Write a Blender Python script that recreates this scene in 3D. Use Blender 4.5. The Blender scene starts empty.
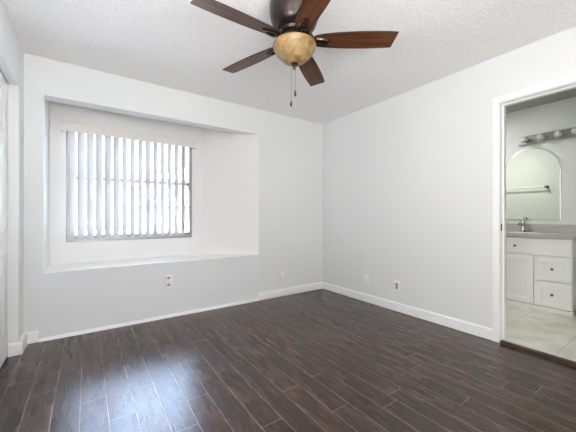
import bpy, bmesh, math, random
from mathutils import Vector, Matrix
random.seed(4)
S = bpy.context.scene
COL = S.collection
PI = math.pi

# ------------------------------------------------------------------ camera
CAM_H = 1.0726
cd = bpy.data.cameras.new('camera')
cd.sensor_fit = 'HORIZONTAL'; cd.sensor_width = 36.0
cd.lens = 36.0 * 289.72 / 576.0
cd.clip_start = 0.02
cam = bpy.data.objects.new('camera', cd); COL.objects.link(cam)
cam.location = (0, 0, CAM_H)
cam.rotation_euler = (PI/2 + 0.001413, 0, -0.606772)
S.camera = cam

# ------------------------------------------------------------------ light
S.view_settings.view_transform = 'Standard'
S.view_settings.look = 'None'
S.view_settings.gamma = 1.0
S.view_settings.use_curve_mapping = False
S.view_settings.exposure = 0.55
S.cycles.max_bounces = 14
S.cycles.diffuse_bounces = 8
S.cycles.glossy_bounces = 5
S.cycles.transparent_max_bounces = 24
S.cycles.sample_clamp_indirect = 8.0
S.cycles.caustics_reflective = False
S.cycles.caustics_refractive = False
W = bpy.data.worlds.new('sky'); S.world = W; W.use_nodes = True
bg = W.node_tree.nodes['Background']
# pale haze at the horizon, brighter blue sky above the roofs
_t = W.node_tree; _N = _t.nodes; _L = _t.links
_tc = _N.new('ShaderNodeTexCoord'); _sx = _N.new('ShaderNodeSeparateXYZ')
_L.new(_tc.outputs['Generated'], _sx.inputs[0])
_mr = _N.new('ShaderNodeMapRange'); _mr.interpolation_type = 'SMOOTHSTEP'
_mr.inputs[1].default_value = 0.22; _mr.inputs[2].default_value = 0.48
_L.new(_sx.outputs[2], _mr.inputs[0])
_mx = _N.new('ShaderNodeMix'); _mx.data_type = 'RGBA'
_mx.inputs[6].default_value = (1.7, 1.72, 1.75, 1)
_mx.inputs[7].default_value = (16.5, 20.5, 29.0, 1)
_L.new(_mr.outputs[0], _mx.inputs[0]); _L.new(_mx.outputs[2], bg.inputs[0])
bg.inputs[1].default_value = 1.0

# sun from behind the house: it lights the yard and the house opposite, never this room directly
_sl = bpy.data.lights.new('sun', 'SUN'); _sl.energy = 24; _sl.angle = 0.02; _sl.color = (1.0, 0.96, 0.90)
_so = bpy.data.objects.new('sun', _sl); COL.objects.link(_so); _so.location = (0, -4, 9)
_so.rotation_euler = (math.radians(32), 0, math.radians(-12))

XR, YB, CEIL = 2.882, 3.248, 2.44      # right wall, window wall, ceiling
XL = -0.435                            # left wall
YR = -0.75                             # rear wall
YA = 3.72                              # back of the window alcove


def area(name, loc, rot, sx, sy, power, color=(1, 1, 1), portal=False):
    l = bpy.data.lights.new(name, 'AREA'); l.shape = 'RECTANGLE'
    l.size = sx; l.size_y = sy; l.energy = power; l.color = color
    l.cycles.is_portal = portal
    o = bpy.data.objects.new(name, l); COL.objects.link(o)
    o.location = loc; o.rotation_euler = rot
    return o


# daylight through the window in the alcove
area('window_daylight', (0.46, 3.95, 1.4), (-PI/2, 0, 0), 1.40, 1.30, 0, portal=True)
# unseen fill lights added left of and behind the camera to brighten the room
FILL = area('fill_light_left', (-1.25, -0.02, 1.0), (PI/2 + 1.35, 0, -PI/2), 1.2, 1.5, 54, (1.0, 0.995, 0.985))
FILL2 = area('fill_light_rear', (0.1, YR - 0.55, 1.0), (PI/2 + 1.45, 0, 0), 0.85, 1.5, 102, (1.0, 0.995, 0.985))


# ------------------------------------------------------------------ materials
def mat(name, color, rough=0.5, metal=0.0, spec=0.5, coat=0.0):
    m = bpy.data.materials.new(name); m.use_nodes = True
    b = m.node_tree.nodes['Principled BSDF']
    b.inputs['Base Color'].default_value = (*color, 1)
    b.inputs['Roughness'].default_value = rough
    b.inputs['Metallic'].default_value = metal
    b.inputs['Specular IOR Level'].default_value = spec
    b.inputs['Coat Weight'].default_value = coat
    return m


def nodes(m):
    t = m.node_tree
    return t, t.nodes, t.links, t.nodes['Principled BSDF']


def noise_bump(m, scale, strength, dist=0.002, detail=3.0, vary=0.0, color2=None, ramp=None, coord='pos'):
    t, N, L, b = nodes(m)
    g = N.new('ShaderNodeNewGeometry') if coord == 'pos' else N.new('ShaderNodeTexCoord')
    out = g.outputs['Position'] if coord == 'pos' else g.outputs['Object']
    n = N.new('ShaderNodeTexNoise'); n.inputs['Scale'].default_value = scale; n.inputs['Detail'].default_value = detail
    L.new(out, n.inputs['Vector'])
    src = n.outputs['Fac']
    if ramp:
        r = N.new('ShaderNodeMapRange'); r.inputs[1].default_value = ramp[0]; r.inputs[2].default_value = ramp[1]
        L.new(src, r.inputs[0]); src = r.outputs[0]
    bp = N.new('ShaderNodeBump'); bp.inputs['Strength'].default_value = strength; bp.inputs['Distance'].default_value = dist
    L.new(src, bp.inputs['Height']); L.new(bp.outputs[0], b.inputs['Normal'])
    if color2:
        mx = N.new('ShaderNodeMix'); mx.data_type = 'RGBA'
        mx.inputs[6].default_value = b.inputs['Base Color'].default_value
        mx.inputs[7].default_value = (*color2, 1)
        L.new(src, mx.inputs[0]); L.new(mx.outputs[2], b.inputs['Base Color'])
    return m


M = {}
M['wall'] = noise_bump(mat('white wall paint', (0.805, 0.815, 0.815), 0.55, spec=0.35), 75, 0.35, 0.003, 2.0)
M['alcove'] = mat('smooth white alcove paint', (0.85, 0.835, 0.815), 0.5, spec=0.35)
M['infill'] = noise_bump(mat('cool white panel paint', (0.82, 0.825, 0.84), 0.45, spec=0.4), 30, 0.08, 0.002, 2.0)
M['ceiling'] = noise_bump(mat('textured ceiling', (0.90, 0.88, 0.868), 0.9, spec=0.1), 48, 0.5, 0.006, 3.0,
                          color2=(0.95, 0.935, 0.925), ramp=(0.36, 0.62))
M['trim'] = mat('white semi-gloss trim', (0.94, 0.94, 0.935), 0.28, spec=0.5)
M['door'] = mat('white painted door', (0.86, 0.865, 0.87), 0.35, spec=0.5)
M['plate'] = mat('white plastic plate', (0.90, 0.90, 0.89), 0.35)
M['socket'] = mat('grey plastic socket face', (0.40, 0.40, 0.40), 0.4)
M['slot'] = mat('dark slot', (0.05, 0.05, 0.05), 0.6)
M['alu'] = mat('mill aluminium', (0.40, 0.40, 0.39), 0.42, 0.7)
M['vinyl'] = mat('white vinyl vane', (0.66, 0.65, 0.64), 0.45)
M['valance'] = mat('cream white valance', (0.80, 0.77, 0.73), 0.5)
M['chrome'] = mat('polished chrome', (0.55, 0.55, 0.54), 0.12, 1.0)
M['bronze'] = mat('dark bronze', (0.035, 0.024, 0.02), 0.32, 0.65, coat=0.3)
M['bronze2'] = mat('dark bronze bracket', (0.075, 0.055, 0.045), 0.24, 0.85)
M['cabinet'] = mat('white cabinet paint', (0.86, 0.86, 0.85), 0.4)
M['mirror'] = mat('mirror glass', (0.93, 0.96, 0.89), 0.01, 1.0)
M['bevel'] = mat('bevelled mirror edge', (0.66, 0.68, 0.60), 0.3, 1.0)
M['knob'] = mat('brushed dark nickel', (0.16, 0.155, 0.145), 0.3, 0.9)
M['bathwall'] = noise_bump(mat('bathroom wall paint', (0.69, 0.705, 0.695), 0.6, spec=0.3), 60, 0.25, 0.003, 2.0)
M['outdoor'] = mat('pale concrete', (0.50, 0.47, 0.43), 0.9)
M['stucco'] = mat('pale stucco', (0.72, 0.60, 0.55), 0.9)
M['roof'] = mat('grey roof shingles', (0.30, 0.28, 0.28), 0.9)
M['shade'] = mat('bluish window pane', (0.25, 0.28, 0.34), 0.2)
M['porcelain'] = mat('white porcelain', (0.85, 0.85, 0.83), 0.15)
M['chain'] = mat('dull bead chain', (0.30, 0.28, 0.25), 0.4, 0.7)

# translucent vanes: daylight glows through the vinyl
t, N, L, b = nodes(M['vinyl'])
tr = N.new('ShaderNodeBsdfTranslucent'); tr.inputs[0].default_value = (0.80, 0.79, 0.80, 1)
mx = N.new('ShaderNodeMixShader'); mx.inputs[0].default_value = 0.06
L.new(b.outputs[0], mx.inputs[1]); L.new(tr.outputs[0], mx.inputs[2])
L.new(mx.outputs[0], N['Material Output'].inputs[0])

# window pane
m = bpy.data.materials.new('clear window glass'); m.use_nodes = True
t = m.node_tree; N = t.nodes; L = t.links; N.remove(N['Principled BSDF'])
tp = N.new('ShaderNodeBsdfTransparent'); tp.inputs[0].default_value = (0.96, 0.98, 0.97, 1)
gl = N.new('ShaderNodeBsdfGlossy'); gl.inputs['Roughness'].default_value = 0.02
fr = N.new('ShaderNodeFresnel'); fr.inputs[0].default_value = 1.45
mx = N.new('ShaderNodeMixShader')
L.new(fr.outputs[0], mx.inputs[0]); L.new(tp.outputs[0], mx.inputs[1]); L.new(gl.outputs[0], mx.inputs[2])
L.new(mx.outputs[0], N['Material Output'].inputs[0]); M['glass'] = m

# frosted bulb glass
m = mat('frosted bulb glass', (0.80, 0.80, 0.78), 0.18); b = m.node_tree.nodes['Principled BSDF']
b.inputs['Transmission Weight'].default_value = 0.35
M['bulb'] = m

# amber alabaster bowl
m = mat('amber alabaster glass', (0.5, 0.33, 0.15), 0.42, spec=0.35)
t, N, L, b = nodes(m)
tc = N.new('ShaderNodeTexCoord')
n1 = N.new('ShaderNodeTexNoise'); n1.inputs['Scale'].default_value = 22; n1.inputs['Detail'].default_value = 6
n1.inputs['Distortion'].default_value = 0.9
L.new(tc.outputs['Object'], n1.inputs['Vector'])
cr = N.new('ShaderNodeValToRGB')
cr.color_ramp.elements[0].position = 0.32; cr.color_ramp.elements[0].color = (0.19, 0.105, 0.036, 1)
cr.color_ramp.elements[1].position = 0.66; cr.color_ramp.elements[1].color = (0.36, 0.245, 0.115, 1)
L.new(n1.outputs['Fac'], cr.inputs[0]); L.new(cr.outputs[0], b.inputs['Base Color'])
b.inputs['Subsurface Weight'].default_value = 0.08
b.inputs['Subsurface Radius'].default_value = (0.02, 0.012, 0.006)
M['amber'] = m


def wood_mat(name, c1, c2, axis, rough, scale=1.0):
    m = mat(name, c1, rough, spec=0.32)
    t, N, L, b = nodes(m)
    tc = N.new('ShaderNodeTexCoord'); mp = N.new('ShaderNodeMapping')
    sc = [38 * scale] * 3; sc[axis] = 2.6 * scale
    mp.inputs['Scale'].default_value = sc
    L.new(tc.outputs['Object'], mp.inputs[0])
    n = N.new('ShaderNodeTexNoise'); n.inputs['Scale'].default_value = 1.0; n.inputs['Detail'].default_value = 6
    n.inputs['Distortion'].default_value = 0.6
    L.new(mp.outputs[0], n.inputs['Vector'])
    cr = N.new('ShaderNodeValToRGB')
    cr.color_ramp.elements[0].position = 0.34; cr.color_ramp.elements[0].color = (*c1, 1)
    cr.color_ramp.elements[1].position = 0.70; cr.color_ramp.elements[1].color = (*c2, 1)
    L.new(n.outputs['Fac'], cr.inputs[0]); L.new(cr.outputs[0], b.inputs['Base Color'])
    return m


M['walnut'] = wood_mat('walnut fan blade', (0.045, 0.015, 0.006), (0.16, 0.055, 0.021), 0, 0.36)
M['edge'] = mat('dark blade edge', (0.018, 0.010, 0.007), 0.4)
M['threshold'] = wood_mat('dark wood threshold', (0.05, 0.032, 0.026), (0.10, 0.065, 0.05), 1, 0.35)

# quartz-like vanity top
m = mat('grey stone countertop', (0.38, 0.375, 0.35), 0.3)
noise_bump(m, 220, 0.0, 0.001, 2.0, color2=(0.50, 0.49, 0.46), ramp=(0.4, 0.6)); M['stone'] = m


# plank floor: boards along Y, 126.5 mm wide
def plank_floor():
    m = mat('dark brown plank floor', (0.04, 0.02, 0.015), 0.3, spec=0.68)
    t, N, L, b = nodes(m)

    def math_(op, a, c=None, d=None):
        n = N.new('ShaderNodeMath'); n.operation = op
        for i, v in enumerate((a, c, d)):
            if v is None: continue
            if isinstance(v, (int, float)): n.inputs[i].default_value = v
            else: L.new(v, n.inputs[i])
        return n.outputs[0]
    g = N.new('ShaderNodeNewGeometry'); sp = N.new('ShaderNodeSeparateXYZ')
    L.new(g.outputs['Position'], sp.inputs[0])
    PW, PL = 0.1265, 1.22
    u = math_('DIVIDE', math_('ADD', sp.outputs[0], 0.03), PW)
    idx = math_('FLOOR', u); fu = math_('FRACT', u)
    known = {-3: 2.51, -2: 2.29, -1: 2.60, 0: 2.04, 2: 2.025, 6: 1.285, 10: 1.50, 9: 1.17, 13: 1.71, 12: 1.086, 14: 0.797, 18: 0.59, 21: 0.91,
             1: 3.0, 3: 2.72, 4: 1.72, 5: 2.35, 7: 1.98, 8: 2.7, 11: 2.25, 15: 2.4, 16: 1.30, 17: 1.95, 19: 2.6, 20: 1.55, 22: 2.2, -4: 1.9, -5: 2.7}
    cr = N.new('ShaderNodeValToRGB'); cr.color_ramp.interpolation = 'CONSTANT'
    ks = list(range(-5, 23))
    els = cr.color_ramp.elements
    while len(els) < len(ks): els.new(0.5)
    for i, k in enumerate(ks):
        els[i].position = i / 32.0
    for i, k in enumerate(ks):
        v = known[k] / 4.0; els[i].color = (v, v, v, 1)
    fac = math_('DIVIDE', math_('ADD', idx, 5.5), 32.0)
    L.new(fac, cr.inputs[0])
    off = math_('MULTIPLY', cr.outputs[0], 4.0)
    v_ = math_('DIVIDE', math_('SUBTRACT', sp.outputs[1], off), PL)
    row = math_('FLOOR', v_); fv = math_('FRACT', v_)
    du = math_('MULTIPLY', math_('MINIMUM', fu, math_('SUBTRACT', 1.0, fu)), PW)
    dv = math_('MULTIPLY', math_('MINIMUM', fv, math_('SUBTRACT', 1.0, fv)), PL)
    dist = math_('MINIMUM', du, dv)
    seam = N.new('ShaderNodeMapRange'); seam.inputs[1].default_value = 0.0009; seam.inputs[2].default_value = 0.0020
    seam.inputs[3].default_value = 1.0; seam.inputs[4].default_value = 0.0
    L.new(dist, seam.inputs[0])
    cv = N.new('ShaderNodeCombineXYZ'); L.new(idx, cv.inputs[0]); L.new(row, cv.inputs[1])
    wn = N.new('ShaderNodeTexWhiteNoise'); wn.noise_dimensions = '2D'; L.new(cv.outputs[0], wn.inputs['Vector'])
    # grain
    mp = N.new('ShaderNodeMapping'); mp.inputs['Scale'].default_value = (34, 5.0, 1)
    ad = N.new('ShaderNodeVectorMath'); ad.operation = 'ADD'
    sc = N.new('ShaderNodeVectorMath'); sc.operation = 'SCALE'; sc.inputs[3].default_value = 9.0
    L.new(wn.outputs['Color'], sc.inputs[0]); L.new(g.outputs['Position'], ad.inputs[0]); L.new(sc.outputs[0], ad.inputs[1])
    L.new(ad.outputs[0], mp.inputs[0])
    n = N.new('ShaderNodeTexNoise'); n.inputs['Scale'].default_value = 1.0; n.inputs['Detail'].default_value = 7
    n.inputs['Roughness'].default_value = 0.6; n.inputs['Distortion'].default_value = 0.35
    L.new(mp.outputs[0], n.inputs['Vector'])
    c2 = N.new('ShaderNodeValToRGB')
    e = c2.color_ramp.elements
    e[0].position = 0.30; e[0].color = (0.020, 0.0080, 0.0048, 1)
    e[1].position = 0.72; e[1].color = (0.046, 0.0185, 0.0110, 1)
    md = e.new(0.5); md.color = (0.031, 0.0125, 0.0072, 1)
    L.new(n.outputs['Fac'], c2.inputs[0])
    tone = math_('ADD', math_('MULTIPLY', wn.outputs['Value'], 0.75), 0.62)
    hs = N.new('ShaderNodeHueSaturation'); L.new(c2.outputs[0], hs.inputs['Color']); L.new(tone, hs.inputs['Value'])
    mx = N.new('ShaderNodeMix'); mx.data_type = 'RGBA'
    L.new(seam.outputs[0], mx.inputs[0]); L.new(hs.outputs[0], mx.inputs[6]); mx.inputs[7].default_value = (0.36, 0.25, 0.19, 1)  # seams painted pale: light caught by the bevelled edges is in the colour
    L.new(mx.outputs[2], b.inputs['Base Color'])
    rg = N.new('ShaderNodeMapRange'); rg.inputs[3].default_value = 0.20; rg.inputs[4].default_value = 0.34
    L.new(n.outputs['Fac'], rg.inputs[0]); L.new(rg.outputs[0], b.inputs['Roughness'])
    hh = math_('SUBTRACT', math_('MULTIPLY', n.outputs['Fac'], 0.07), seam.outputs[0])
    bp = N.new('ShaderNodeBump'); bp.inputs['Strength'].default_value = 0.25; bp.inputs['Distance'].default_value = 0.0012
    L.new(hh, bp.inputs['Height']); L.new(bp.outputs[0], b.inputs['Normal'])
    return m


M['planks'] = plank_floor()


def tile_floor():
    m = mat('pale marble tile', (0.70, 0.69, 0.64), 0.3)
    t, N, L, b = nodes(m)
    g = N.new('ShaderNodeNewGeometry'); mp = N.new('ShaderNodeMapping')
    mp.inputs['Location'].default_value = (-0.01, -1.095 + 0.445 * 4, 0)
    L.new(g.outputs['Position'], mp.inputs[0])
    br = N.new('ShaderNodeTexBrick'); br.offset = 0.0; br.squash = 1.0
    br.inputs['Scale'].default_value = 1.0; br.inputs['Brick Width'].default_value = 0.89; br.inputs['Row Height'].default_value = 0.445
    br.inputs['Mortar Size'].default_value = 0.003; br.inputs['Mortar Smooth'].default_value = 0.1
    br.inputs['Mortar'].default_value = (0.42, 0.36, 0.27, 1)
    L.new(mp.outputs[0], br.inputs['Vector'])
    n = N.new('ShaderNodeTexNoise'); n.inputs['Scale'].default_value = 4; n.inputs['Detail'].default_value = 6; n.inputs['Distortion'].default_value = 1.2
    L.new(g.outputs['Position'], n.inputs['Vector'])
    cr = N.new('ShaderNodeValToRGB')
    cr.color_ramp.elements[0].position = 0.35; cr.color_ramp.elements[0].color = (0.54, 0.51, 0.44, 1)
    cr.color_ramp.elements[1].position = 0.62; cr.color_ramp.elements[1].color = (0.70, 0.685, 0.63, 1)
    L.new(n.outputs['Fac'], cr.inputs[0])
    L.new(cr.outputs[0], br.inputs['Color1']); L.new(cr.outputs[0], br.inputs['Color2'])
    L.new(br.outputs['Color'], b.inputs['Base Color'])
    return m


M['tile'] = tile_floor()


# ------------------------------------------------------------------ mesh helpers
def box(bm, x0, x1, y0, y1, z0, z1, bev=0.0, seg=2):
    vs = [bm.verts.new((x, y, z)) for z in (z0, z1) for y in (y0, y1) for x in (x0, x1)]
    F = [(0, 2, 3, 1), (4, 5, 7, 6), (0, 1, 5, 4), (2, 6, 7, 3), (0, 4, 6, 2), (1, 3, 7, 5)]
    fs = [bm.faces.new([vs[i] for i in f]) for f in F]
    if bev > 0:
        es = {e for f in fs for e in f.edges}
        bmesh.ops.bevel(bm, geom=list(es), offset=bev, segments=seg, affect='EDGES', profile=0.5)


def prism(bm, pts, z0, z1):
    n = len(pts)
    a = [bm.verts.new((p[0], p[1], z0)) for p in pts]
    c = [bm.verts.new((p[0], p[1], z1)) for p in pts]
    bm.faces.new(a[::-1]); bm.faces.new(c)
    for i in range(n):
        j = (i + 1) % n
        bm.faces.new((a[i], a[j], c[j], c[i]))


def lathe(bm, prof, seg=40, center=(0, 0, 0), axis='Z', cap=True):
    rings = []
    for r, z in prof:
        ring = []
        for i in range(seg):
            a = 2 * PI * i / seg
            if axis == 'Z': co = (r * math.cos(a), r * math.sin(a), z)
            elif axis == 'X': co = (z, r * math.cos(a), r * math.sin(a))
            else: co = (r * math.sin(a), z, r * math.cos(a))
            ring.append(bm.verts.new(Vector(co) + Vector(center)))
        rings.append(ring)
    for k in range(len(rings) - 1):
        for i in range(seg):
            j = (i + 1) % seg
            bm.faces.new((rings[k][i], rings[k][j], rings[k + 1][j], rings[k + 1][i]))
    if cap:
        bm.faces.new(rings[0][::-1]); bm.faces.new(rings[-1])


def tube(bm, pts, r, seg=10):
    pts = [Vector(p) for p in pts]
    rings = []
    up = Vector((0, 0, 1))
    for i, p in enumerate(pts):
        d = (pts[min(i + 1, len(pts) - 1)] - pts[max(i - 1, 0)]).normalized()
        a = d.cross(up)
        if a.length < 1e-3: a = d.cross(Vector((1, 0, 0)))
        a.normalize(); c = d.cross(a).normalized()
        rr = r[i] if isinstance(r, (list, tuple)) else r
        rings.append([bm.verts.new(p + a * rr * math.cos(2 * PI * k / seg) + c * rr * math.sin(2 * PI * k / seg)) for k in range(seg)])
    for k in range(len(rings) - 1):
        for i in range(seg):
            j = (i + 1) % seg
            bm.faces.new((rings[k][i], rings[k][j], rings[k + 1][j], rings[k + 1][i]))
    bm.faces.new(rings[0][::-1]); bm.faces.new(rings[-1])


def obj(name, bm, material, parent=None, smooth=False, loc=None):
    bmesh.ops.recalc_face_normals(bm, faces=bm.faces[:])
    me = bpy.data.meshes.new(name); bm.to_mesh(me); bm.free()
    me.materials.append(material)
    if smooth:
        me.polygons.foreach_set('use_smooth', [True] * len(me.polygons))
        me.set_sharp_from_angle(angle=math.radians(38))
    o = bpy.data.objects.new(name, me); COL.objects.link(o)
    if parent: o.parent = parent
    if loc: o.location = loc
    return o


def struct(name, bm, material, parent=None, smooth=False):
    o = obj(name, bm, material, parent, smooth)
    if parent is None: o['kind'] = 'structure'
    return o


def tag(o, label, cat, group=None):
    o['label'] = label; o['category'] = cat
    if group: o['group'] = group
    return o


def thing(name, loc, label, cat, group=None, rz=0.0):
    o = bpy.data.objects.new(name, None); COL.objects.link(o)
    o.location = loc; o.rotation_euler = (0, 0, rz); o.empty_display_size = 0.1
    return tag(o, label, cat, group)


NB = bmesh.new
WT = 0.15        # window wall thickness
OX0, OX1, OZ0, OZ1 = -0.305, 1.80, 0.592, 2.12   # opening of the alcove
IX0 = -0.336                                      # left end of the panel below it
BX1 = 1.219                                       # right end of the alcove's back
TW = 0.12        # wall between room and bathroom
DY0, DY1, DZ = 0.27, 0.992, 2.033                 # bathroom doorway
BXW = 4.65       # bathroom far wall
BZ = 0.02        # bathroom floor
BC = 2.46

# ------------------------------------------------------------------ setting
bm = NB(); box(bm, -0.86, XR + 0.02, YR - 0.15, YB + 0.15, -0.1, 0.0); box(bm, -2.1, -0.86, -1.8, 1.0, -0.1, 0.0); box(bm, -0.86, 0.7, -1.8, YR - 0.15, -0.1, 0.0)
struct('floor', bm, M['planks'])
bm = NB(); box(bm, -2.1, XR + 0.06, -1.8, YB + 0.15, CEIL, CEIL + 0.12)
struct('ceiling', bm, M['ceiling'])

# window wall with the alcove opening
bm = NB()
box(bm, XL - 0.1, OX0, YB, YB + WT, OZ0 - 0.012, CEIL); box(bm, XL - 0.1, IX0, YB, YB + WT, 0, OZ0 - 0.012)
box(bm, OX1, XR + 0.06, YB, YB + WT, 0, CEIL)
box(bm, OX0, OX1, YB, YB + WT, OZ1, CEIL)
struct('wall_back', bm, M['wall'])
bm = NB(); box(bm, IX0, OX1, YB - 0.004, YB + WT, 0, OZ0 - 0.012)
struct('wall_below_window', bm, M['infill'])

# alcove
bm = NB()
prism(bm, [(OX0 - 0.06, YB + WT), (OX0, YB + WT), (OX0, YA), (OX0 - 0.06, YA + 0.15)], OZ0 - 0.06, 2.44)
struct('wall_alcove_left', bm, M['alcove'])
bm = NB()
prism(bm, [(OX1, YB + 0.001), (OX1 - 0.0, YB + 0.12), (BX1 + 0.02, YA + 0.15), (BX1, YA)], OZ0 - 0.06, OZ1)
dx, dy = BX1 - OX1, YA - YB
f = WT / dy
prism(bm, [(OX1 + dx * f, YB + WT), (OX1, YB + WT + 0.02), (BX1 + 0.02, YA + 0.15), (BX1, YA)], OZ1, 2.44)
struct('wall_alcove_right', bm, M['alcove'])
WX0, WX1, WZ0, WZ1 = -0.176, 1.098, 0.806, 2.02    # window hole
bm = NB()
for a in ((OX0 - 0.06, WX0, OZ0 - 0.06, 2.44), (WX1, BX1 + 0.03, OZ0 - 0.06, 2.44), (WX0, WX1, OZ0 - 0.06, WZ0), (WX0, WX1, WZ1, 2.44)):
    box(bm, a[0], a[1], YA, YA + 0.15, a[2], a[3])
struct('wall_alcove_back', bm, M['alcove'])
bm = NB(); prism(bm, [(OX0 - 0.06, YB + WT), (OX1, YB + WT), (BX1 + 0.03, YA + 0.15), (OX0 - 0.06, YA + 0.15)], 2.40, 2.50)
struct('ceiling_alcove', bm, M['alcove'])
bm = NB()
prism(bm, [(OX0, YB - 0.012), (OX1, YB - 0.012), (OX1, YB + 0.002), (BX1, YA), (OX0, YA)], OZ0 - 0.012, OZ0)
o = struct('trim_sill', bm, M['trim'])
bv = o.modifiers.new('edge', 'BEVEL'); bv.width = 0.003; bv.segments = 2

# window_1: aluminium single-hung window
win = bpy.data.objects.new('window_1', None); COL.objects.link(win); win['kind'] = 'structure'
win.location = (WX0, YA, WZ0)
w_, h_ = WX1 - WX0, WZ1 - WZ0
bm = NB(); F = 0.035
for a in ((0, F, 0, h_), (w_ - F, w_, 0, h_), (F, w_ - F, 0, F), (F, w_ - F, h_ - F, h_)):
    box(bm, a[0], a[1], 0.002, 0.10, a[2], a[3], 0.002, 1)
box(bm, 0.012, 0.016, -0.004, 0.003, 0.0, h_); box(bm, w_ - 0.016, w_ - 0.012, -0.004, 0.003, 0.0, h_)
obj('window_frame', bm, M['alu'], win)
MR = 1.478 - WZ0
bm = NB(); box(bm, F, w_ - F, 0.025, 0.055, MR - 0.02, MR + 0.02, 0.002, 1)
obj('meeting_rail', bm, M['alu'], win)
bm = NB(); box(bm, F, w_ - F, 0.02, 0.05, F, F + 0.035, 0.002, 1)
obj('bottom_rail', bm, M['alu'], win)
for z in (1.185 - WZ0, 1.752 - WZ0):
    bm = NB(); box(bm, F, w_ - F, 0.034, 0.046, z - 0.007, z + 0.007); obj('muntin', bm, M['trim'], win)
for x in (w_ / 3, 2 * w_ / 3):
    bm = NB(); box(bm, x - 0.007, x + 0.007, 0.034, 0.046, F, h_ - F); obj('muntin', bm, M['trim'], win)
bm = NB(); box(bm, w_ - F - 0.012, w_ - F + 0.004, -0.012, 0.02, MR - 0.06, MR - 0.02, 0.003, 2); obj('sash_lock', bm, M['alu'], win)
bm = NB(); box(bm, F, w_ - F, 0.039, 0.041, F, MR); obj('pane', bm, M['glass'], win)
bm = NB(); box(bm, F, w_ - F, 0.058, 0.060, MR, h_ - F); obj('pane', bm, M['glass'], win)

# right wall with bathroom doorway
bm = NB()
box(bm, XR, XR + TW, DY1 + 0.018, YB + WT, 0, BC)
box(bm, XR, XR + TW, YR - 0.15, DY0 - 0.018, 0, BC)
box(bm, XR, XR + TW, DY0 - 0.018, DY1 + 0.018, DZ + 0.018, BC)
struct('wall_right', bm, M['wall'])

# left wall, closet opening
CY1, CZ = 3.039, 2.085
bm = NB()
box(bm, XL - 0.10, XL, CY1, YB + WT, 0, CEIL)
box(bm, XL - 0.10, XL, 0.70, CY1, CZ, CEIL); box(bm, XL - 0.10, XL, YR, 0.70, 2.38, CEIL)
box(bm, XL - 0.10, XL, 0.70, 1.52, 0, CZ)
box(bm, XL - 0.40, XL - 0.10, CY1, CY1 + 0.1, 0, CEIL)
struct('wall_left', bm, M['wall'])
bm = NB(); box(bm, XL - 0.42, XL - 0.36, 1.4, CY1 + 0.1, 0, CEIL)
struct('wall_closet', bm, M['wall'])

bm = NB(); box(bm, 0.60, XR + 0.06, YR - 0.15, YR, 0, CEIL); box(bm, XL - 0.1, 0.60, YR - 0.15, YR, 2.38, CEIL)
struct('wall_rear', bm, M['wall'])
# added hall shell behind the camera, out of view, enclosing the fill lights
bm = NB()
box(bm, -2.1, -2.0, -1.8, 1.0, 0, CEIL)
box(bm, -2.0, XL - 0.1, 0.9, 1.0, 0, CEIL); box(bm, -2.0, 0.7, -1.8, -1.7, 0, CEIL); box(bm, 0.6, 0.7, -1.7, YR - 0.15, 0, CEIL)
struct('wall_added_hall', bm, M['wall'])


# sliding six-panel closet doors
def panel_door(name, y0, y1, xf):
    """door in a plane x = xf (front), panels recessed with raised fields"""
    d = bpy.data.objects.new(name, None); COL.objects.link(d); d['kind'] = 'structure'
    d.location = (xf, y0, 0.012)
    w, h = y1 - y0, 2.085
    st, ml = 0.115, 0.10
    rails = [(0, 0.20), (0.78, 0.95), (1.56, 1.66), (1.98, h)]
    bm = NB()
    box(bm, -0.034, -0.008, 0, w, 0, h)
    box(bm, -0.010, 0, 0, st, 0, h); box(bm, -0.010, 0, w - st, w, 0, h)
    box(bm, -0.010, 0, w/2 - ml/2, w/2 + ml/2, 0, h)
    for a, c in rails:
        box(bm, -0.010, 0, st, w/2 - ml/2, a, c); box(bm, -0.010, 0, w/2 + ml/2, w - st, a, c)
    obj('slab', bm, M['door'], d)
    for i in range(3):
        z0, z1 = rails[i][1], rails[i + 1][0]
        for a, c in ((st, w/2 - ml/2), (w/2 + ml/2, w - st)):
            bm = NB(); g = 0.022
            box(bm, -0.012, -0.001, a + g, c - g, z0 + g, z1 - g, 0.007, 3)
            obj('door_panel', bm, M['door'], d)
    return d


panel_door('door_1', 2.275, 3.034, -0.496)
panel_door('door_2', 1.535, 2.295, -0.536)
bm = NB(); box(bm, XL - 0.098, XL - 0.055, 1.53, CY1 - 0.001, CZ - 0.0, CZ + 0.02)
struct('trim_closet_track', bm, M['alu'])


# baseboards
def base_profile(h=0.098, t=0.013):
    return [(0, 0.0), (t, 0.0), (t, h - 0.016), (t - 0.003, h - 0.007), (t - 0.008, h), (0, h)]


def baseboard(name, p0, p1, nrm, t=0.013):
    """profile swept from p0 to p1 (xy), nrm points into the room"""
    bm = NB(); pr = base_profile(0.098, t)
    rings = [[bm.verts.new((p[0] + nrm[0] * a, p[1] + nrm[1] * a, z + 0.003)) for a, z in pr] for p in (p0, p1)]
    n = len(pr)
    for i in range(n):
        j = (i + 1) % n
        bm.faces.new((rings[0][i], rings[0][j], rings[1][j], rings[1][i]))
    bm.faces.new(rings[0][::-1]); bm.faces.new(rings[1])
    return struct(name, bm, M['trim'])


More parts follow.
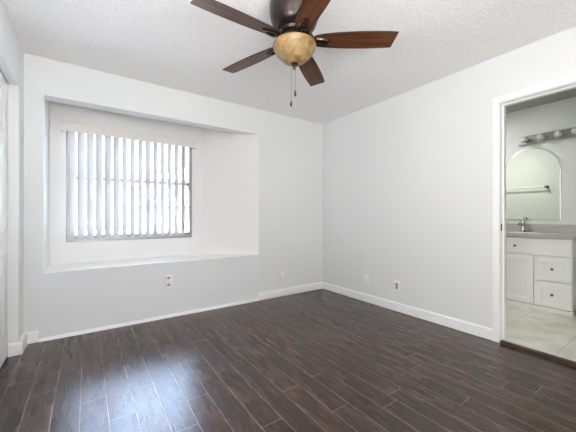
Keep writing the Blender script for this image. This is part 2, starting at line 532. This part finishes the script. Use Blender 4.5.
baseboard('baseboard_back', (OX1 - 0.006, YB), (XR, YB), (0, -1))
baseboard('baseboard_back', (XL, YB), (IX0, YB), (0, -1))
baseboard('baseboard_right', (XR, YB - 0.013), (XR, DY1 + 0.055), (-1, 0))
baseboard('baseboard_left', (XL, YB - 0.013), (XL, CY1), (1, 0), 0.026)
baseboard('baseboard_closet', (XL - 0.056, CY1), (XL + 0.026, CY1), (0, -1), 0.018)
bm = NB()
a0 = [(0, 0), (0.016, 0), (0.016, 0.006), (0.012, 0.02), (0.006, 0.028), (0, 0.03)]
rings = [[bm.verts.new((x, YB - 0.004 - a, z + 0.002)) for a, z in a0] for x in (IX0, OX1 - 0.006)]
for i in range(6):
    j = (i + 1) % 6
    bm.faces.new((rings[0][i], rings[0][j], rings[1][j], rings[1][i]))
bm.faces.new(rings[0][::-1]); bm.faces.new(rings[1])
struct('trim_shoe_moulding', bm, M['trim'])

# doorway: casing, jamb with stop
bm = NB()


def casing(bm, x0, x1, e=0.055):
    t0 = (x1 - x0)
    box(bm, x0, x1, DY1 + 0.004, DY1 + e, 0.0, DZ + 0.004, 0.003, 2)
    box(bm, x0, x1, DY0 - e, DY0 - 0.004, 0.0, DZ + 0.004, 0.003, 2)
    box(bm, x0, x1, DY0 - e, DY1 + e, DZ + 0.004, DZ + e + 0.004, 0.003, 2)


casing(bm, XR - 0.016, XR - 0.0)
struct('trim_casing', bm, M['trim'])
bm = NB()
for y0, y1, z0, z1 in ((DY1, DY1 + 0.018, 0.0, DZ + 0.018), (DY0 - 0.018, DY0, 0.0, DZ + 0.018), (DY0, DY1, DZ, DZ + 0.018)):
    box(bm, XR - 0.004, XR + TW + 0.004, y0, y1, z0, z1)
for y0, y1, z0, z1 in ((DY1 - 0.011, DY1, 0.022, DZ), (DY0, DY0 + 0.011, 0.022, DZ), (DY0, DY1, DZ - 0.011, DZ)):
    box(bm, XR + 0.045, XR + 0.08, y0, y1, z0, z1, 0.002, 1)
struct('trim_jamb', bm, M['trim'])
bm = NB(); box(bm, XR + 0.006, XR + 0.034, DY1 - 0.002, DY1 + 0.001, 0.95, 1.01, 0.0008, 1)
st = obj('strike_plate', bm, M['knob']); tag(st, 'small dark metal strike plate on the white door jamb', 'strike plate')
bm = NB()
prism(bm, [(XR - 0.030, DY0), (XR - 0.030, DY1), (XR + 0.012, DY1), (XR + 0.012, DY0)], 0.0, 0.006)
box(bm, XR - 0.018, XR + 0.020, DY0, DY1, 0.0, 0.026, 0.006, 3)
struct('trim_threshold', bm, M['threshold'], smooth=True)

# bathroom shell
BY0, BY1 = -0.6, 2.45
bm = NB(); box(bm, XR + 0.0201, BXW + 0.1, BY0 - 0.1, BY1 + 0.1, -0.1, BZ)
struct('floor_bathroom', bm, M['tile'])
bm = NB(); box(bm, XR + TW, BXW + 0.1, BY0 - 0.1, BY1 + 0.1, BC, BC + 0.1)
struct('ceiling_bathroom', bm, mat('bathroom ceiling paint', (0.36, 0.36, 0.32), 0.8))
bm = NB(); box(bm, BXW, BXW + 0.1, BY0 - 0.1, BY1 + 0.1, -0.1, BC)
struct('wall_bathroom_far', bm, M['bathwall'])
bm = NB(); box(bm, XR + TW, BXW, BY1, BY1 + 0.1, -0.1, BC)
struct('wall_bathroom_left', bm, M['bathwall'])
bm = NB(); box(bm, XR + TW, BXW, BY0 - 0.1, BY0, -0.1, BC)
struct('wall_bathroom_right', bm, M['bathwall'])

# outside ground
bm = NB(); box(bm, -14, 18, YA + 0.16, 30, -0.25, -0.15)
struct('ground', bm, M['outdoor'])

# ------------------------------------------------------------------ ceiling fan
FX, FY, FZ = 1.040, 1.430, 2.140
fan = thing('ceiling_fan', (FX, FY, CEIL), 'dark bronze ceiling fan with five walnut blades and an amber glass bowl light', 'ceiling fan')
dz = -CEIL
bm = NB()
lathe(bm, [(0.118, 2.44), (0.128, 2.43), (0.134, 2.41), (0.147, 2.385), (0.153, 2.35), (0.153, 2.32), (0.147, 2.28), (0.135, 2.245),
           (0.122, 2.222), (0.112, 2.212), (0.100, 2.205), (0.02, 2.204)], 56, (0, 0, dz))
obj('motor_housing', bm, M['bronze'], fan, True)
bm = NB()
lathe(bm, [(0.09, 2.206), (0.10, 2.198), (0.104, 2.186), (0.098, 2.172), (0.085, 2.165), (0.03, 2.164)], 48, (0, 0, dz))
obj('blade_hub', bm, M['bronze2'], fan, True)
bm = NB()
lathe(bm, [(0.075, 2.168), (0.078, 2.15), (0.082, 2.135), (0.10, 2.128), (0.112, 2.124), (0.112, 2.112), (0.02, 2.112)], 48, (0, 0, dz))
obj('light_fitter', bm, M['bronze'], fan, True)
# blades
PITCH = math.tan(math.radians(11.5))


def blade_outline():
    up = [(0.115, 0.030), (0.135, 0.040), (0.18, 0.049), (0.25, 0.056), (0.33, 0.0605), (0.41, 0.0625), (0.48, 0.0620), (0.55, 0.0595), (0.600, 0.0570)]
    lo = [(0.612, -0.0545), (0.55, -0.0600), (0.48, -0.0620), (0.41, -0.0625), (0.33, -0.0605), (0.25, -0.056), (0.18, -0.049), (0.135, -0.040), (0.115, -0.030)]
    return up, lo


def blade_mesh():
    bm = NB(); up, lo = blade_outline()
    pts = up + lo
    # side walls get the dark edge material
    T = 0.006
    a = [bm.verts.new((x, y, -y * PITCH - T)) for x, y in pts]
    c = [bm.verts.new((x, y, -y * PITCH)) for x, y in pts]
    n = len(pts)
    bm.faces.new(a[::-1]).normal_update(); bm.faces.new(c).normal_update()
    for i in range(n):
        j = (i + 1) % n
        fq = bm.faces.new((a[i], a[j], c[j], c[i])); fq.material_index = 1
    # dark routed rim round the underside
    bm.faces.ensure_lookup_table()
    under = min(bm.faces, key=lambda q: q.normal.z if len(q.verts) > 4 else 9)
    r_ = bmesh.ops.inset_region(bm, faces=[under], thickness=0.0045, depth=0.0)
    for q in r_['faces']: q.material_index = 1
    return bm


def bracket_mesh():
    bm = NB()
    def pt(x, y, z): return (x, y, -y * PITCH + z)
    # medallion plate under the blade root: a teardrop ring
    n = 28; outer = []; inner = []
    for k in range(n):
        a = 2 * PI * k / n
        ox = 0.165 + 0.058 * math.cos(a); oy = 0.030 * math.sin(a) * (1 - 0.25 * math.cos(a))
        ix = 0.168 + 0.036 * math.cos(a); iy = 0.0145 * math.sin(a) * (1 - 0.25 * math.cos(a))
        outer.append((ox, oy)); inner.append((ix, iy))
    zt, zb = -0.0058, -0.020
    vo0 = [bm.verts.new(pt(x, y, zt)) for x, y in outer]
    vo1 = [bm.verts.new(pt(x, y, zb + 0.005)) for x, y in outer]
    vo2 = [bm.verts.new(pt(0.165 + (x - 0.165) * 0.86, y * 0.86, zb)) for x, y in outer]
    vi2 = [bm.verts.new(pt(x, y, zb)) for x, y in inner]
    vi0 = [bm.verts.new(pt(x, y, zt - 0.003)) for x, y in inner]
    for i in range(n):
        j = (i + 1) % n
        for A, B in ((vo0, vo1), (vo1, vo2), (vo2, vi2), (vi2, vi0)):
            bm.faces.new((A[i], A[j], B[j], B[i]))
    bm.faces.new(vi0); bm.faces.new(vo0[::-1])
    # arm to the hub
    tube(bm, [(0.075, 0, 0.045), (0.092, 0, 0.035), (0.108, 0, 0.004), (0.125, 0, -0.012)], [0.016, 0.018, 0.018, 0.014], 12)
    return bm


b0 = k0 = None
for k in range(5):
    a = -0.63225 + math.radians(72 * k)
    if b0 is None:
        b0 = obj('blade', blade_mesh(), M['walnut'], fan); b0.data.materials.append(M['edge'])
        k0 = obj('blade_bracket', bracket_mesh(), M['bronze2'], b0, True)
        bl, kk = b0, k0
        s0 = []
        for sx, sy in ((0.135, 0.0), (0.213, 0.0)):
            bm = NB(); lathe(bm, [(0.004, -0.018), (0.004, -0.0225), (0.002, -0.024)], 10, (sx, sy, 0))
            s0.append(obj('screw', bm, M['knob'], b0, True))
    else:
        bl = b0.copy(); COL.objects.link(bl); bl.parent = fan
        for src in [k0] + s0:
            kk = src.copy(); COL.objects.link(kk); kk.parent = bl
    bl.location = (0, 0, FZ + 0.006 + dz); bl.rotation_euler = (0, 0, a)
# bowl
bm = NB()
lathe(bm, [(0.125, 2.119), (0.131, 2.116), (0.1325, 2.110), (0.131, 2.104), (0.127, 2.099), (0.1255, 2.090), (0.117, 2.073), (0.104, 2.056), (0.089, 2.042),
           (0.080, 2.036), (0.0765, 2.030), (0.066, 2.021), (0.052, 2.013), (0.046, 2.011), (0.040, 2.006), (0.016, 2.003)], 64, (0, 0, dz))
obj('glass_bowl', bm, M['amber'], fan, True)
bm = NB()
lathe(bm, [(0.024, 2.005), (0.024, 1.999), (0.018, 1.994), (0.010, 1.990), (0.012, 1.983), (0.009, 1.975), (0.005, 1.968), (0.001, 1.964)], 24, (0, 0, dz))
obj('finial', bm, M['bronze'], fan, True)
rx, ry = math.cos(-0.606772), math.sin(-0.606772)        # chains hang side by side
for s, z1, z2 in ((-0.020, 1.772, 1.738), (0.004, 1.835, 1.800)):
    cx, cy = rx * s - 0.006, ry * s - 0.010
    bm = NB()
    zz = 1.998
    prof = []
    tube(bm, [(cx, cy, zz + dz), (cx, cy, z1 + dz)], 0.0012, 6)
    zz = 1.99
    while zz > z1:
        lathe(bm, [(0.0005, zz + 0.0018), (0.0019, zz), (0.0005, zz - 0.0018)], 6, (cx, cy, dz)); zz -= 0.006
    ch = obj('pull_chain', bm, M['chain'], fan)
    bm = NB(); lathe(bm, [(0.002, z1 + 0.002), (0.0055, z1 - 0.004), (0.0065, z1 - 0.02), (0.006, z2 + 0.004), (0.002, z2)], 14, (cx, cy, dz))
    obj('pendant', bm, M['bronze'], ch, True)

# ------------------------------------------------------------------ vertical blind
VY = 3.655
blind = thing('vertical_blind', (0.46, VY, 1.925), 'white vertical blind with half open vanes hanging in the alcove window', 'blind')
bm = NB()
x0, x1 = -0.21 - 0.46, 1.118 - 0.46
box(bm, x0, x1, -0.028, -0.022, 0.0, 0.098, 0.002, 1)
box(bm, x0, x0 + 0.006, -0.024, YA - VY, 0.0, 0.098); box(bm, x1 - 0.006, x1, -0.024, YA - VY, 0.0, 0.098)
box(bm, x0, x1, -0.024, YA - VY, 0.092, 0.098)
obj('valance', bm, M['valance'], blind)
bm = NB(); box(bm, x0 + 0.02, x1 - 0.02, -0.018, 0.024, 0.035, 0.075, 0.003, 1)
obj('headrail', bm, M['alu'], blind)
v0 = None; NV = 15
for k in range(NV):
    x = -0.128 + k * (1.10 / (NV - 1)) - 0.46
    if v0 is None:
        bm = NB(); nseg = 8; zt, zb = 0.030, 0.842 - 1.925
        for i in range(nseg + 1):
            u = -0.0445 + 0.089 * i / nseg
            cv = 0.004 * (1 - (u / 0.0445) ** 2)
            bm.verts.new((u, cv, zb)); bm.verts.new((u, cv, zt))
            bm.verts.new((u, cv + 0.0008, zb)); bm.verts.new((u, cv + 0.0008, zt))
        bm.verts.ensure_lookup_table(); V = bm.verts
        for i in range(nseg):
            p, q = 4 * i, 4 * (i + 1)
            bm.faces.new((V[p], V[q], V[q + 1], V[p + 1])); bm.faces.new((V[p + 2], V[p + 3], V[q + 3], V[q + 2]))
            bm.faces.new((V[p], V[p + 2], V[q + 2], V[q])); bm.faces.new((V[p + 1], V[q + 1], V[q + 3], V[p + 3]))
        bm.faces.new((V[0], V[1], V[3], V[2])); e = 4 * nseg
        bm.faces.new((V[e], V[e + 2], V[e + 3], V[e + 1]))
        v0 = obj('vane', bm, M['vinyl'], blind, True); v = v0
        bm = NB(); box(bm, -0.006, 0.006, 0.0015, 0.0055, 0.026, 0.05); c0 = obj('clip', bm, M['plate'], v0)
    else:
        v = v0.copy(); COL.objects.link(v); v.parent = blind
        c = c0.copy(); COL.objects.link(c); c.parent = v
    v.location = (x, 0.0, 0.0); v.rotation_euler = (0, 0, math.radians(50 + random.uniform(-5, 5)))
bm = NB()
tube(bm, [(x0 + 0.05 + (x1 - x0 - 0.1) * i / 60.0, -0.030 + 0.004 * (i % 2), 0.848 - 1.925 - 0.004 * math.sin(i * PI / 4) ** 2) for i in range(61)], 0.0013, 6)
obj('bead_chain', bm, M['plate'], blind)

# ------------------------------------------------------------------ outlets
def outlet(loc, rz, label, kind, w=0.072, h=0.117, group=None, face='plate', gap=0.0205):
    o = thing('wall_outlet', loc, label, 'outlet', group, rz)     # faces local -Y
    bm = NB(); box(bm, -w/2, w/2, -0.006, 0.0, -h/2, h/2, 0.0025, 2)
    obj('cover_plate', bm, M['plate'], o, True)
    if kind == 'duplex':
        for z in (gap, -gap):
            bm = NB(); n = 24
            pts = []
            for i in range(n):
                a = 2 * PI * i / n
                pts.append((0.0172 * math.cos(a), max(-0.0135, min(0.0135, 0.0172 * math.sin(a)))))
            A = [bm.verts.new((x, -0.006, z + q)) for x, q in pts]; B = [bm.verts.new((x, -0.0085, z + q)) for x, q in pts]
            for i in range(n):
                j = (i + 1) % n; bm.faces.new((A[i], A[j], B[j], B[i]))
            bm.faces.new(B)
            r = obj('receptacle', bm, M[face], o)
            for sx in (-0.0064, 0.0064):
                bm = NB(); box(bm, sx - 0.0013, sx + 0.0013, -0.0095, -0.0080, z - 0.001, z + 0.0075); obj('slot', bm, M['slot'], r)
            bm = NB(); lathe(bm, [(0.0028, -0.0080), (0.0028, -0.0095)], 10, (0, 0, z - 0.007), 'Y'); obj('ground_hole', bm, M['slot'], r)
        bm = NB(); lathe(bm, [(0.003, -0.006), (0.003, -0.0072)], 10, (0, 0, 0), 'Y'); obj('screw', bm, M['alu'], o)
    elif kind == 'rocker':
        bm = NB(); box(bm, -0.017, 0.017, -0.009, -0.006, -0.034, 0.034, 0.001, 1); r = obj('receptacle', bm, M['socket'], o)
        for z in (0.019, -0.019):
            for sx in (-0.0064, 0.0064):
                bm = NB(); box(bm, sx - 0.0013, sx + 0.0013, -0.0098, -0.0085, z - 0.003, z + 0.0055); obj('slot', bm, M['slot'], r)
    return o


outlet((0.712, YB - 0.004, 0.386), 0, 'white wall outlet with grey sockets centred below the alcove window', 'duplex', 0.078, 0.14, face='socket', gap=0.036)
outlet((XR, 2.427, 0.281), -PI/2, 'white duplex outlet on the right wall, nearer the room corner', 'duplex')
outlet((XR, 1.990, 0.287), -PI/2, 'white outlet with grey rectangular face on the right wall, nearer the bathroom door', 'rocker')
cap = thing('cable_plate', (2.156, YB, 0.287), 'small white blank cable plate low on the window wall beside the corner', 'wall plate')
bm = NB(); lathe(bm, [(0.036, 0.0), (0.036, -0.004), (0.031, -0.008), (0.012, -0.009)], 28, (0, 0, 0), 'Y')
obj('cover_plate', bm, M['plate'], cap, True)
bm = NB(); lathe(bm, [(0.006, -0.008), (0.006, -0.016), (0.004, -0.017)], 14, (0, 0, 0), 'Y')
obj('cable_jack', bm, M['plate'], cap, True)

# ------------------------------------------------------------------ bathroom vanity
VX, VY0, VY1 = 4.175, 0.795, 1.78      # cabinet face, right and left end
van = thing('vanity_cabinet', (VX, VY0, BZ), 'white shaker bathroom vanity cabinet with dark knobs below the grey countertop', 'cabinet')
vw = VY1 - VY0; VD = BXW - VX - 0.002; TOP = 0.834 - BZ
bm = NB()
box(bm, 0.018, VD, 0, 0.016, 0.05, TOP); box(bm, 0.018, VD, vw - 0.016, vw, 0.05, TOP); box(bm, VD - 0.008, VD, 0.016, vw - 0.016, 0.05, TOP)
box(bm, 0.018, VD - 0.008, 0.016, vw - 0.016, 0.05, 0.066); box(bm, 0.034, 0.05, 0.016, vw - 0.016, 0.066, TOP); obj('carcass', bm, M['cabinet'], van)
bm = NB(); box(bm, 0.012, 0.04, 0.0, vw, 0.0, 0.044); obj('toe_kick', bm, M['cabinet'], van)


def shaker(name, y0, y1, z0, z1, rail, knob=None):
    bm = NB()
    y0 -= VY0; y1 -= VY0; z0 -= BZ; z1 -= BZ
    box(bm, 0.010, 0.018, y0, y1, z0, z1)
    box(bm, 0.0, 0.011, y0, y0 + rail, z0, z1, 0.0015, 1); box(bm, 0.0, 0.011, y1 - rail, y1, z0, z1, 0.0015, 1)
    box(bm, 0.0, 0.011, y0 + rail, y1 - rail, z0, z0 + rail, 0.0015, 1); box(bm, 0.0, 0.011, y0 + rail, y1 - rail, z1 - rail, z1, 0.0015, 1)
    d = obj(name, bm, M['cabinet'], van)
    if knob:
        bm = NB()
        lathe(bm, [(0.006, 0.001), (0.005, -0.012), (0.013, -0.016), (0.0145, -0.021), (0.011, -0.026), (0.003, -0.028)], 20,
              (0, knob[0] - VY0, knob[1] - BZ), 'X')
        obj('knob', bm, M['knob'], d, True)


G = 0.004
shaker('drawer', VY0 + 0.004, VY1 - 0.004, 0.634 + G, 0.825, 0.052, (1.286, 0.727))
shaker('drawer', VY0 + 0.004, 1.114 - G, 0.356 + G, 0.634 - G, 0.060, (0.953, 0.495))
shaker('drawer', VY0 + 0.004, 1.114 - G, 0.076, 0.356 - G, 0.060, (0.953, 0.215))
shaker('door', 1.114 + G, 1.446 - G, 0.076, 0.634 - G, 0.060, (1.42, 0.56))
shaker('door', 1.446 + G, VY1 - 0.004, 0.076, 0.634 - G, 0.060, (1.475, 0.56))

# countertop with a sink cut-out
ct = thing('countertop', (VX, 1.286, 0.834), 'grey stone vanity countertop with backsplash on the white cabinet', 'countertop')
bm = NB(); ns = 48
x0, x1, y0, y1 = -0.022, VD, VY0 - 0.02 - 1.286, VY1 + 0.01 - 1.286
cx, cy, ea, eb = 0.20, 0.0, 0.135, 0.20
rim = []; outr = []
for i in range(ns):
    a = 2 * PI * i / ns; c, s = math.cos(a), math.sin(a)
    rim.append((cx + ea * c, cy + eb * s))
    tt = min(((x1 - cx) / c if c > 1e-9 else (x0 - cx) / c if c < -1e-9 else 1e9), ((y1 - cy) / s if s > 1e-9 else (y0 - cy) / s if s < -1e-9 else 1e9))
    outr.append((cx + tt * c, cy + tt * s))
TH = 0.042
vr = [bm.verts.new((*p, TH)) for p in rim]; vo = [bm.verts.new((*p, TH)) for p in outr]
vrb = [bm.verts.new((*p, 0.0)) for p in rim]; vob = [bm.verts.new((*p, 0.0)) for p in outr]
for i in range(ns):
    j = (i + 1) % ns
    bm.faces.new((vr[i], vr[j], vo[j], vo[i])); bm.faces.new((vrb[j], vrb[i], vob[i], vob[j]))
    bm.faces.new((vo[i], vo[j], vob[j], vob[i])); bm.faces.new((vr[j], vr[i], vrb[i], vrb[j]))
for p in ((x0, y0), (x0, y1), (x1, y0), (x1, y1)):      # square the corners
    near = min(range(ns), key=lambda q: (outr[q][0] - p[0]) ** 2 + (outr[q][1] - p[1]) ** 2)
    vo[near].co.x, vo[near].co.y = p; vob[near].co.x, vob[near].co.y = p
obj('slab', bm, M['stone'], ct)
bm = NB(); box(bm, VD - 0.02, VD, y0, y1, TH, TH + 0.102, 0.002, 1); obj('backsplash', bm, M['stone'], ct)
bm = NB()
rings = []
for f_, z in ((0.995, TH - 0.002), (0.97, TH - 0.03), (0.88, TH - 0.08), (0.65, TH - 0.12), (0.2, TH - 0.135)):
    rings.append([bm.verts.new((cx + (p[0] - cx) * f_, cy + (p[1] - cy) * f_, z)) for p in rim])
for k in range(len(rings) - 1):
    for i in range(ns):
        j = (i + 1) % ns; bm.faces.new((rings[k][i], rings[k][j], rings[k + 1][j], rings[k + 1][i]))
bm.faces.new(rings[-1]); obj('sink_basin', bm, M['porcelain'], ct, True)

# faucet
fa = thing('faucet', (VX + 0.385, 1.325, 0.8765), 'chrome single handle faucet on the grey countertop under the mirror', 'faucet')
bm = NB()
lathe(bm, [(0.027, 0.0), (0.027, 0.006), (0.022, 0.010), (0.0185, 0.02), (0.0175, 0.085), (0.019, 0.10), (0.0175, 0.112), (0.006, 0.116)], 24)
obj('body', bm, M['chrome'], fa, True)
bm = NB()
tube(bm, [(-0.005, 0, 0.062), (-0.04, 0, 0.078), (-0.085, 0, 0.083), (-0.112, 0, 0.076), (-0.118, 0, 0.062)], [0.012, 0.012, 0.011, 0.0105, 0.0105], 14)
obj('spout', bm, M['chrome'], fa, True)
bm = NB()
tube(bm, [(0.0, 0.0, 0.108), (0.0, 0.002, 0.125), (0.012, 0.004, 0.133), (0.045, 0.008, 0.142)], [0.012, 0.011, 0.008, 0.005], 12)
obj('handle', bm, M['chrome'], fa, True)

fa.scale = (1.3, 1.3, 1.3)
# arched mirror
mc, mr, mz0, mz1 = 1.270, 0.291, 1.022, 1.640
mi = thing('arched_mirror', (BXW, mc, mz0), 'arched wall mirror above the bathroom vanity', 'mirror')


def arch(r_in, n=32):
    R = mr - r_in; zc = mz1 - mz0
    pts = [(-R, r_in), (R, r_in)]
    for i in range(n + 1):
        a = PI * i / n; pts.append((R * math.cos(a), zc + R * 1.05 * math.sin(a)))
    return pts


def slab_x(bm, pts, xa, xb):
    A = [bm.verts.new((xa, y, z)) for y, z in pts]; B = [bm.verts.new((xb, y, z)) for y, z in pts]
    n = len(pts)
    for i in range(n):
        j = (i + 1) % n; bm.faces.new((A[i], A[j], B[j], B[i]))
    return A, B


bm = NB(); A, B = slab_x(bm, arch(0.014), -0.006, -0.002); bm.faces.new(A); bm.faces.new(B)
obj('mirror_glass', bm, M['mirror'], mi)
bm = NB()
P0 = arch(0.0); P1 = arch(0.014); n = len(P0)
A = [bm.verts.new((-0.0005, y, z)) for y, z in P0]; B = [bm.verts.new((-0.0052, y, z)) for y, z in P0]; C_ = [bm.verts.new((-0.0062, y, z)) for y, z in P1]
for i in range(n):
    j = (i + 1) % n
    bm.faces.new((A[i], A[j], B[j], B[i])); bm.faces.new((B[i], B[j], C_[j], C_[i]))
obj('bevel', bm, M['bevel'], mi)

# vanity light bar
vl = thing('vanity_light', (BXW, 1.05, 2.045), 'chrome vanity light bar with round globe bulbs above the mirror', 'light')
bm = NB()
L0, L1, LH = 0.60 - 1.05, 1.392 - 1.05, 0.056
box(bm, -0.03, 0.0, L0, L1, -LH, LH, 0.006, 3)
obj('light_bar', bm, mat('aged chrome', (0.36, 0.36, 0.345), 0.34, 1.0), vl)
for y in (1.305, 1.145, 0.985, 0.835, 0.685):
    bm = NB(); lathe(bm, [(0.024, -0.030), (0.026, -0.034), (0.026, -0.056), (0.018, -0.058)], 20, (0, y - 1.05, 0), 'X')
    sk = obj('socket', bm, M['chrome'], vl, True)
    bm = NB()
    pr = [(0.012, -0.056)] + [(0.040 * math.sin(a), -0.095 + 0.040 * math.cos(a)) for a in [PI * q / 14 for q in range(2, 14)]] + [(0.002, -0.135)]
    lathe(bm, pr, 24, (0, y - 1.05, 0), 'X')
    obj('bulb', bm, M['bulb'], sk, True)

# towel bar on the near bathroom wall (seen in the mirror)
tb = thing('towel_bar', (XR + TW, 1.80, 1.565), 'white towel bar with a round dark end post, reflected in the arched mirror', 'towel bar')
bm = NB(); tube(bm, [(0.065, -0.30, 0), (0.065, 0.30, 0)], 0.011, 14); obj('bar', bm, M['trim'], tb, True)
for y in (-0.30, 0.30):
    bm = NB(); lathe(bm, [(0.026, 0.0), (0.026, 0.008), (0.014, 0.014), (0.013, 0.05), (0.020, 0.056), (0.020, 0.076), (0.010, 0.08)], 20, (0, y, 0), 'X')
    obj('post', bm, M['knob'], tb, True)

# unseen ceiling fixture and lamp added to brighten the bathroom
cl = thing('added_ceiling_light', (3.85, 1.90, BC), 'round white flush fill light added on the bathroom ceiling, out of view', 'light')
bm = NB(); lathe(bm, [(0.15, 0.0), (0.15, -0.02), (0.13, -0.024)], 32); obj('rim', bm, M['plate'], cl, True)
pl = area('bathroom_fill', (3.85, 1.90, BC - 0.03), (0, 0, 0), 0.26, 0.26, 11, (1.0, 0.995, 0.94))
pl.data.shape = 'DISK'

# ------------------------------------------------------------------ house outside the window
hs = thing('neighbour_house', (5.2, 11.0, -0.15), 'pale pinkish house with grey roof seen between the blind vanes', 'house')
bm = NB(); box(bm, -3.2, 5.0, 0, 5, 0, 2.5); obj('wall', bm, M['stucco'], hs)
bm = NB()
A = [bm.verts.new(c) for c in ((-3.6, -0.4, 2.5), (5.4, -0.4, 2.5), (5.4, 5.4, 2.5), (-3.6, 5.4, 2.5))]
B = [bm.verts.new(c) for c in ((-1.4, 2.5, 3.5), (3.2, 2.5, 3.5))]
bm.faces.new(A[::-1]); bm.faces.new((A[0], A[1], B[1], B[0])); bm.faces.new((A[2], A[3], B[0], B[1])); bm.faces.new((A[1], A[2], B[1])); bm.faces.new((A[3], A[0], B[0]))
obj('roof', bm, M['roof'], hs)
bm = NB(); box(bm, -2.6, -1.2, -0.05, 0.02, 0.9, 2.0); wf = obj('window', bm, M['plate'], hs)
bm = NB(); box(bm, -2.52, -1.28, -0.06, -0.04, 0.98, 1.92); obj('pane', bm, M['shade'], wf)
